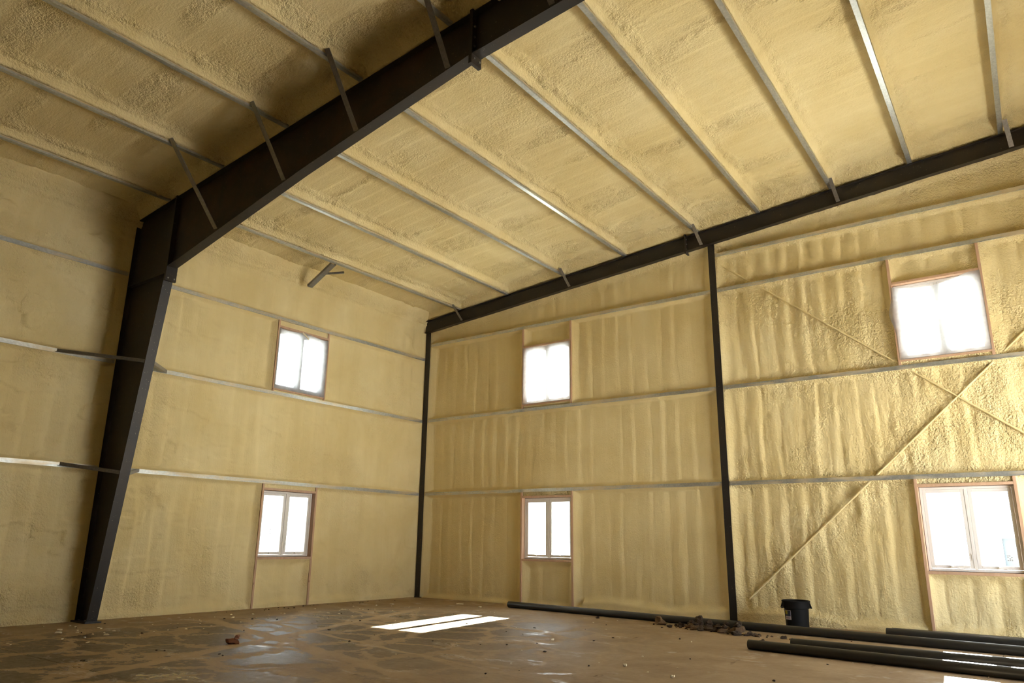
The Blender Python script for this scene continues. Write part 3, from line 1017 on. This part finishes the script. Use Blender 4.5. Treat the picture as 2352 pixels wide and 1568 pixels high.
for z in (5.10,):
    for y in (YFC-.05, YFC+.05):
        bolt((XEP+.021, y, z), (1, 0, 0), col)
for z in (5.45, 5.62, 6.2, 6.36):
    bolt((XEP-.022, YFC-.045, z), (-1, 0, 0), col)
for x in (0.06, 0.26):
    bolt((x, YFC-.05, .022), (0, 0, 1), col)

def rafter(name, x0, x1, botpts, label, mat):
    """I section between x0 and x1: list of (x, z) for the lower flange"""
    t = thing(name, ((x0+x1)/2, YFC, botpts[0][1]), label, 'rafter')
    pts = [(x, z+.01) for x, z in botpts]+[(x1, ztl(x1)-.01), (x0, ztl(x0)-.01)]
    MB().prof((0, YFC-tw, 0), (0, YFC+tw, 0), pts, (1, 0, 0), (0, 0, 1)).build('web', mat, t)
    for (xa, za), (xb, zb) in zip(botpts[:-1], botpts[1:]):
        MB().hexa([(xa, YF0, za), (xb, YF0, zb), (xb, YF1, zb), (xa, YF1, za), (xa, YF0, za+.014), (xb, YF0, zb+.014), (xb, YF1, zb+.014), (xa, YF1, za+.014)]).build('bottom_flange', M_STEEL, t)
    MB().hexa([(x0, YF0, ztl(x0)-.012), (x1, YF0, ztl(x1)-.012), (x1, YF1, ztl(x1)-.012), (x0, YF1, ztl(x0)-.012),
               (x0, YF0, ztl(x0)), (x1, YF0, ztl(x1)), (x1, YF1, ztl(x1)), (x0, YF1, ztl(x0))]).build('top_flange', M_STEEL, t)
    return t
XS = 7.30
raf = rafter('main_rafter', XEP+.022, XS-.012, [(XEP+.022, 5.29), (4.35, 5.965), (XS-.012, 6.50)], 'deep tapered dark steel rafter rising from the left column, brown stains on its web', M_STEEL_RUSTY)
MB().box(XEP, XEP+.021, YF0-.012, YF1+.012, ZK-.13, ztl(XEP)+.03).build('end_plate', M_STEEL, raf)
MB().box(XS-.022, XS-.001, YF0-.012, YF1+.012, 6.38, ztl(XS)+.03).build('end_plate', M_STEEL, raf)
raf2 = rafter('ridge_rafter', XS+.012, W_ROOM-.05, [(XS+.012, 6.50), (9.0, 6.655), (W_ROOM-.05, 6.655+.09*(W_ROOM-9.05))], 'straight dark steel rafter bolted on beyond the splice, top centre', M_STEEL)
MB().box(XS, XS+.021, YF0-.012, YF1+.012, 6.38, ztl(XS)+.03).build('end_plate', M_STEEL, raf2)
for z in (6.44, 6.60, 6.72, 6.86):
    for y in (YFC-.05,):
        bolt((XS+.021, y, z), (1, 0, 0), raf2)
bolt((XS+.021, YFC+.045, 6.44), (1, 0, 0), raf2)

# flange braces: folded angles from a purlin down to the rafter's lower flange
def angle_brace(a, b, label, group, leg=0.072, up=(0, 0, 1), mat=None):
    a, b = Vector(a), Vector(b)
    d = (b-a).normalized()
    x = d.cross(Vector(up)).normalized()
    y = x.cross(d).normalized()
    t = 0.005
    m = MB()
    m.prof(a, b, [(0, 0), (leg, 0), (leg, t), (t, t), (t, leg), (0, leg)], x, y)
    o = m.build('flange_brace', mat or M_BRACE)
    return tag(o, label, 'brace', group)
feet = [(2.42, 5.60), (3.98, 5.92), (5.40, 6.18), (6.92, 6.46)]
tops = [(2.52, -8.05), (4.04, -7.80), (5.55, -7.82), (7.02, -7.68)]
for k in range(4):
    zt = float(zroof(np.array(tops[k][0]), np.array(tops[k][1])))+0.012
    angle_brace((tops[k][0], tops[k][1], zt+.02), (feet[k][0], YF0-.006, feet[k][1]), '%s steel flange brace up from the column, slanting from rafter to purlin' % NTH[k].capitalize(), 'main rafter flange braces')
angle_brace((8.36, -7.72, float(zroof(np.array(8.36), np.array(-7.72)))+.03), (8.36, YF0-.006, 6.62), 'steel flange brace on the ridge rafter at the top edge of the view', 'main rafter flange braces')
# short braces at the end wall rafter
for k, xe in enumerate((1.12, 4.08, 7.02, 9.48, 11.98)):
    zt = float(zroof(np.array(xe), np.array(-.36)))+.02
    angle_brace((xe, -0.40, zt+.02), (xe+.03, -0.085, 6.085+SL*xe), '%s short grey flange brace along the end wall rafter from the corner' % NTH[k], 'end rafter flange braces', leg=0.065)
# column flange braces to the side wall girts
for z, yn, yf, xc, q in ((Z2-.055, -8.03, -6.29, 0.93, 'second'), (Z1-.045, -7.72, -6.52, 0.67, 'lowest')):
    angle_brace((-.002, yn, z+.03), (xc, YF0-.004, z-.08), 'dark angle brace from the main column to the %s girt, near side' % q, 'column flange braces', leg=0.055)
    angle_brace((-.002, yf, z+.03), (xc, YF1+.004, z-.08), 'dark angle brace from the main column to the %s girt, far side' % q, 'column flange braces', leg=0.055)

# ---------------------------------------------------------------- end wall frame
cc = thing('corner_column', (0.08, 0.02, 0), 'dark steel column in the far left corner between foam walls', 'column')
MB().box(0.0, 0.14, -.012, 0.0, 0.015, 6.09).build('front_flange', M_STEEL, cc)
MB().box(0.065, 0.075, 0.0, 0.17, 0.015, 6.09).build('web', M_STEEL, cc)
MB().box(0.0, 0.14, 0.17, 0.18, 0.015, 6.09).build('rear_flange', M_STEEL, cc)
MB().box(-.01, 0.15, -.02, 0.18, 0, .015).build('base_plate', M_STEEL, cc)
ec = thing('end_wall_column', (COLX, 0.05, 0), 'slim dark steel column in the middle of the end wall', 'column')
zc_ = 6.057+SL*COLX
MB().box(COLX-.062, COLX+.062, -.012, -.002, 0.012, zc_).build('front_flange', M_STEEL, ec)
MB().box(COLX-.005, COLX+.005, -.002, 0.17, 0.012, zc_).build('web', M_STEEL, ec)
MB().box(COLX-.062, COLX+.062, 0.17, 0.18, 0.012, zc_).build('rear_flange', M_STEEL, ec)
MB().box(COLX-.10, COLX+.10, -.03, 0.19, 0, .012).build('base_plate', M_STEEL, ec)
def end_rafter(x0, x1, label):
    t = thing('end_wall_rafter', ((x0+x1)/2, 0, 6.057+SL*x0), label, 'rafter')
    zb = lambda x: 6.057+SL*x
    def plate(ya, yb, da, db, nm):
        MB().hexa([(x0, ya, zb(x0)+da), (x1, ya, zb(x1)+da), (x1, yb, zb(x1)+da), (x0, yb, zb(x0)+da),
                   (x0, ya, zb(x0)+db), (x1, ya, zb(x1)+db), (x1, yb, zb(x1)+db), (x0, yb, zb(x0)+db)]).build(nm, M_STEEL, t)
    plate(-.085, .06, 0, .012, 'bottom_flange')
    plate(-.085, .06, .282, .294, 'top_flange')
    plate(-.035, -.025, .012, .282, 'web')
    return t
XSE = 6.76
er1 = end_rafter(0.0, XSE-.012, 'dark steel rafter along the top of the end wall, corner to splice')
er2 = end_rafter(XSE+.012, W_ROOM, 'dark steel rafter along the top of the end wall, right of its splice')
for er, xa, xb in ((er1, XSE-.013, XSE-.0005), (er2, XSE+.0005, XSE+.013)):
    MB().box(xa, xb, -.10, .06, 6.057+SL*XSE-.05, 6.057+SL*XSE+.34).build('splice_plate', M_STEEL, er)
for k in range(3):
    bolt((XSE+.013, -.065, 6.057+SL*XSE+.04+.1*k), (1, 0, 0), er2, r=.011)

# small hanging strut under the first purlin
hs = thing('eave_strut', (0.6, -3.74, 6.2), 'short grey strut hanging between the first purlin and the left wall cove', 'strut')
a, b = Vector((1.03, -3.80, 6.42)), Vector((0.24, -3.72, 6.13))
d = (b-a).normalized(); xx = d.cross(Vector((0, 0, 1))).normalized(); yy = xx.cross(d)
MB().prof(a, b, [(-.055, 0), (.055, 0), (.055, .05), (.05, .05), (.05, .005), (-.05, .005), (-.05, .05), (-.055, .05)], xx, yy).build('channel', M_BRACE, hs)
MB().bar((0.62, -3.74, 6.33), (0.90, -3.42, 6.40), .04, .035).build('side_arm', M_BRACE, hs)

# ---------------------------------------------------------------- rubbish bin
bx, by = 8.375, -0.40
can = thing('trash_can', (bx, by, 0), 'black plastic trash can with a colour label by the end wall', 'trash can')
MB().lathe([(0.0, 0.02), (0.155, 0.02), (0.158, 0.0), (0.164, 0.004), (0.176, 0.29), (0.190, 0.295), (0.192, 0.385), (0.186, 0.385), (0.182, 0.30), (0.168, 0.285), (0.156, 0.03), (0.0, 0.028)], (bx, by, 0), 48).build('body', M_CAN, can, smooth=True)
MB().lathe([(0.186, 0.382), (0.204, 0.382), (0.207, 0.392), (0.206, 0.404), (0.197, 0.41), (0.186, 0.406), (0.186, 0.382)], (bx, by, 0), 48).build('rim', M_CAN, can, smooth=True)
for ang in (math.radians(205), math.radians(25)):
    m = MB()
    c, s_ = math.cos(ang), math.sin(ang)
    for sx in (-1, 1):
        p0 = Vector((bx+c*.19-s_*.05*sx, by+s_*.19+c*.05*sx, 0.375))
        p1 = Vector((bx+c*.212-s_*.045*sx, by+s_*.212+c*.045*sx, 0.31))
        m.bar(p0, p1, .02, .014, up=(c, s_, 0))
    p0 = Vector((bx+c*.21-s_*.055, by+s_*.21+c*.055, 0.305)); p1 = Vector((bx+c*.21+s_*.055, by+s_*.21-c*.055, 0.305))
    m.bar(p0, p1, .022, .02)
    m.build('handle', M_CAN, can, bevel=.004)
def label_patch(a0, a1, z0, z1, mat, r):
    n = 6
    vs = []
    for rad in (r, r+.002):
        for i in range(n+1):
            t = a0+(a1-a0)*i/n
            for z in (z0, z1):
                q = rad+0.165+(0.011*(z/0.29))-0.0
                vs.append((bx+q*math.cos(t), by+q*math.sin(t), z))
    k = 2*(n+1)
    fs = []
    for i in range(n):
        fs.append((k+2*i, k+2*i+2, k+2*i+3, k+2*i+1))
        fs.append((2*i, 2*i+1, 2*i+3, 2*i+2))
    fs += [(0, k, k+1, 1), (2*n, 2*n+1, k+2*n+1, k+2*n)]
    return MB().add(vs, fs)
A0, A1 = math.radians(222), math.radians(258)
lb = label_patch(A0, A1, 0.135, 0.272, M_LBL_WHITE, 0.0015).build('label', M_LBL_WHITE, can)
lb['label'] = 'blue, yellow and white product label'
label_patch(A0+.02, A1-.03, 0.185, 0.266, M_LBL_BLUE, 0.003).build('label_print', M_LBL_BLUE, lb)
label_patch(A0+.03, A0+.30, 0.212, 0.262, M_LBL_YELLOW, 0.0045).build('label_print', M_LBL_YELLOW, lb)
label_patch(A0+.08, A1-.10, 0.155, 0.165, M_LBL_PURPLE, 0.003).build('label_print', M_LBL_PURPLE, lb)

# ---------------------------------------------------------------- pipes on the floor
def pipe(a, b, r, label):
    t = thing('pipe', ((a[0]+b[0])/2, (a[1]+b[1])/2, 0), label, 'pipe', 'black pipes on the floor')
    a, b = Vector(a), Vector(b)
    d = (b-a).normalized()
    x = d.cross(Vector((0, 0, 1))).normalized()
    y = x.cross(d)
    n = 24
    vs = []
    for p, rad in ((a, r), (b, r), (b, r*.86), (a, r*.86)):
        for k in range(n):
            tt = 2*math.pi*k/n
            vs.append(p+x*rad*math.cos(tt)+y*rad*math.sin(tt))
    fs = []
    for s_ in range(4):
        for k in range(n):
            fs.append((s_*n+k, s_*n+(k+1) % n, ((s_+1) % 4)*n+(k+1) % n, ((s_+1) % 4)*n+k))
    MB().add(vs, fs).build('pipe_wall', M_PIPE, t, smooth=True)
    for p, q in ((a, a+d*.02), (b, b-d*.02)):
        MB().tube(p+(q-p)*1.0, p+(q-p)*1.6, r*.855, n=24).build('bore_shade_disc', M_BORE_SHADE, t)  # near-black disc set inside each end, painted as the shade in the hollow
    return t
r = 0.057
def on_floor(p, r): return (p[0], p[1], r+.001)
pipe(on_floor((3.05, -0.60), r), on_floor((13.2, -1.735), r), r, 'longest black pipe, running from the middle window past the bin')
pipe(on_floor((8.60, -3.17), r), on_floor((13.0, -3.69), r), r, 'nearest black pipe on the floor, its open end at left')
pipe(on_floor((8.96, -2.68), r), on_floor((13.0, -2.80), r), r, 'black pipe lying just behind the nearest one')
pipe(on_floor((9.63, -0.51), r), on_floor((13.0, -0.72), r), r, 'short black pipe by the end wall below the right window, front one of two')
pipe(on_floor((9.66, -0.28), .05), on_floor((13.0, -0.46), .05), .05, 'short black pipe tucked against the end wall below the right window')

# rusty steel pieces
def angle_iron(a, b, leg, label):
    a, b = Vector(a), Vector(b)
    d = (b-a).normalized(); x = d.cross(Vector((0, 0, 1))).normalized(); y = x.cross(d)
    m = MB().prof(a, b, [(-leg/2, 0), (leg/2, 0), (leg/2, .006), (-leg/2+.006, .006), (-leg/2+.006, leg), (-leg/2, leg)], x, y)
    return tag(m.build('angle_iron', M_RUST), label, 'angle iron', 'rusty angle irons')
angle_iron((7.95, -0.86, .001), (9.02, -0.90, .001), .055, 'rusty angle iron lying behind the long pipe in front of the bin')
angle_iron((3.35, -0.22, .001), (4.62, -0.20, .001), .045, 'rusty angle iron lying along the end wall under the middle window')

# ---------------------------------------------------------------- clods, crumbs and scraps
def rock(name, p, sx, sy, sz, mat, label, cat, group=None, seed=0, sub=2):
    bm = bmesh.new()
    bmesh.ops.create_icosphere(bm, subdivisions=sub, radius=1.0)
    rg = random.Random(seed)
    o1, o2, o3 = rg.random()*9, rg.random()*9, rg.random()*9
    for v in bm.verts:
        c = v.co.copy()
        k = 1+0.30*math.sin(c.x*2.7+o1)*math.cos(c.y*3.1+o2)+0.22*math.sin(c.z*4.3+o3+c.x*2)+rg.uniform(-.10, .10)
        v.co = Vector((c.x*k*sx, c.y*k*sy, max(-0.35, c.z*k)*sz+0.35*sz))
    rot = Matrix.Rotation(rg.random()*6.28, 4, 'Z')
    bm.transform(rot)
    me = bpy.data.meshes.new(name)
    bm.to_mesh(me)
    bm.free()
    me.materials.append(mat)
    o = bpy.data.objects.new(name, me)
    COL.objects.link(o)
    o.location = (p[0], p[1], p[2] if len(p) > 2 else 0.0)
    WORLD[o.name] = tuple(o.location)
    return tag(o, label, cat, group)
rock('clay_clod', (6.52, -1.28), .17, .075, .075, M_CLOD_DRY, 'flat dry clay slab lying against the long pipe, left of the heap', 'clod', seed=3)
rock('clay_clod', (3.70, -6.98), .085, .05, .055, M_REDCLAY, 'reddish clay lump alone on the dark floor at left', 'clod', seed=5)
rock('clay_clod', (3.74, -6.95, .055), .04, .03, .03, M_REDCLAY, 'small reddish clay piece on top of the lump at left', 'clod', seed=6)
rg = random.Random(11)
heap = []
for k in range(400):
    if len(heap) > 52: break
    u = rg.gauss(0, .33)
    x = 7.55+u*1.05
    y = -1.62-0.25*u*0.9+rg.gauss(0, .10)
    sz = max(.016, abs(rg.gauss(.060, .04))*math.exp(-(u/.65)**2))
    if all((x-a)**2+(y-b)**2 > (1.15*(sz+c))**2 for a, b, c in heap):
        heap.append((x, y, sz))
for k, (x, y, sz) in enumerate(heap):
    dry = rg.random() < .25
    end_ = 'left end' if x < 7.25 else ('middle' if x < 7.8 else 'right end')
    size = 'big' if sz > .055 else ('small' if sz > .028 else 'tiny')
    lab = '%s %s clay clod at the %s of the heap beside the long pipe' % (size, 'dry ochre' if dry else 'dark', end_)
    rock('clay_clod', (x, y), sz*1.25, sz, sz*.9, M_CLOD_DRY if dry else M_CLOD, lab, 'clod', 'clods: '+lab, seed=20+k, sub=2 if sz > .04 else 1)
tops9 = sorted(sorted(heap, key=lambda q: -q[2])[:9])
for k, b_ in enumerate(tops9):
    rock('clay_clod', (b_[0]+.02, b_[1]+.01, b_[2]*1.05), b_[2]*.75, b_[2]*.6, b_[2]*.55, M_CLOD, '%s dark clod from the left among those perched on top of the clay heap' % NTH[k], 'clod', 'clods on top of the clay heap', seed=150+k)
far = [((8.50, -2.40), .032, 'dark clod just left of the nearest pipe end'), ((8.60, -1.83), .034, 'round dark clod between the long pipe and the nearest pipes'),
       ((6.85, -1.62), .028, 'small dark clod between the flat slab and the heap'), ((6.30, -.85), .05, 'dark crumbly clod behind the long pipe'),
       ((5.35, -1.2), .03, 'small brown clod in front of the long pipe near the slab')]
for k, (p, sz, l_) in enumerate(far):
    rock('clay_clod', p, sz*1.2, sz, sz*.9, M_CLOD, l_, 'clod', seed=90+k)
def where_on_floor(x, y):
    if x < 1.0: return 'along the left wall' if y > -6.9 else 'by the foot of the main column'
    if y > -1.6: return 'along the end wall'
    if x < 3.3: return 'left of the sunlit patches'
    if x < 6: return 'in front of the sunlit patches' if y < -4.9 else 'around the sunlit patches'
    return 'in the bare right part'
# foam crumbs: cream flecks, many of them alike
crumbs = []
for k in range(70):
    crumbs.append((rg.uniform(.12, 1.6)+abs(rg.gauss(0, .6)), rg.uniform(-8.8, -1.2), rg.uniform(.007, .018)))
for k in range(45):
    crumbs.append((rg.uniform(1.0, 10.5), rg.uniform(-6.5, -.4), rg.uniform(.006, .014)))
for k, (x, y, sz) in enumerate(crumbs):
    rock('foam_crumb', (x, y), sz*rg.uniform(1, 1.9), sz, sz*.7, M_SCRAP, 'tiny cream foam crumb on the floor '+where_on_floor(x, y), 'foam scrap', 'foam crumbs '+where_on_floor(x, y), seed=200+k, sub=1)
dk = []
for k in range(60):
    dk.append((rg.uniform(.15, 10.8), rg.uniform(-8.0, -.5), rg.uniform(.007, .017)))
for k in range(25):
    dk.append((rg.uniform(.1, .45), rg.uniform(-5.2, -1.0), rg.uniform(.006, .014)))
for k, (x, y, sz) in enumerate(dk):
    rock('dirt_crumb', (x, y), sz*rg.uniform(1, 1.8), sz, sz*.8, M_CLOD, 'tiny dark dirt crumb on the floor '+where_on_floor(x, y), 'dirt crumb', 'dirt crumbs '+where_on_floor(x, y), seed=400+k, sub=1)
strips = [((1.31, -3.18), .13, .3, 'curled foam shaving on the floor below the left wall window'), ((1.05, -1.75), .10, .05, 'curled foam shaving on the floor nearest the corner'),
          ((1.96, -.78), .16, .1, 'long foam shaving on the floor by the end wall, left of the pipe'), ((2.66, -1.0), .05, .6, 'short foam shaving just left of the long pipe end'),
          ((8.72, -5.60), .035, .4, 'white foam chunk on the bare floor at the bottom edge'), ((8.06, -5.30), .03, .2, 'small white foam chunk on the bare floor, bottom centre'),
          ((6.37, -4.10), .03, .9, 'pale foam flake on the floor in front of the sunlit patches'), ((1.9, -7.6), .07, .2, 'pale foam flake on the floor right of the main column foot'),
          ((1.25, -7.9), .06, .8, 'pale foam flake on the floor at the main column foot'), ((.95, -7.75), .05, .4, 'small pale flake left of the main column foot')]
for k, (p, ln, rot, l_) in enumerate(strips):
    m = MB()
    pr = None
    n = 7
    P = [Vector((p[0]+(i/(n-1)-.5)*ln*math.cos(rot), p[1]+(i/(n-1)-.5)*ln*math.sin(rot)+.012*math.sin(i*2.1+k), .010+.008*abs(math.sin(i*1.3+k)))) for i in range(n)]
    vs = []
    for i, q in enumerate(P):
        w = .012*(0.6+.6*math.sin(math.pi*(i+.5)/n))
        vs += [q+Vector((0, -w, -.009)), q+Vector((0, w, -.009)), q+Vector((0, w*.7, .007)), q+Vector((0, -w*.7, .007))]
    fs = [(i*4+j, i*4+(j+1) % 4, (i+1)*4+(j+1) % 4, (i+1)*4+j) for i in range(n-1) for j in range(4)]+[(3, 2, 1, 0), tuple(4*(n-1)+j for j in range(4))]
    m.add(vs, fs)
    tag(m.build('foam_shaving', M_SCRAP, smooth=True), l_, 'foam scrap', 'foam shavings on the floor')
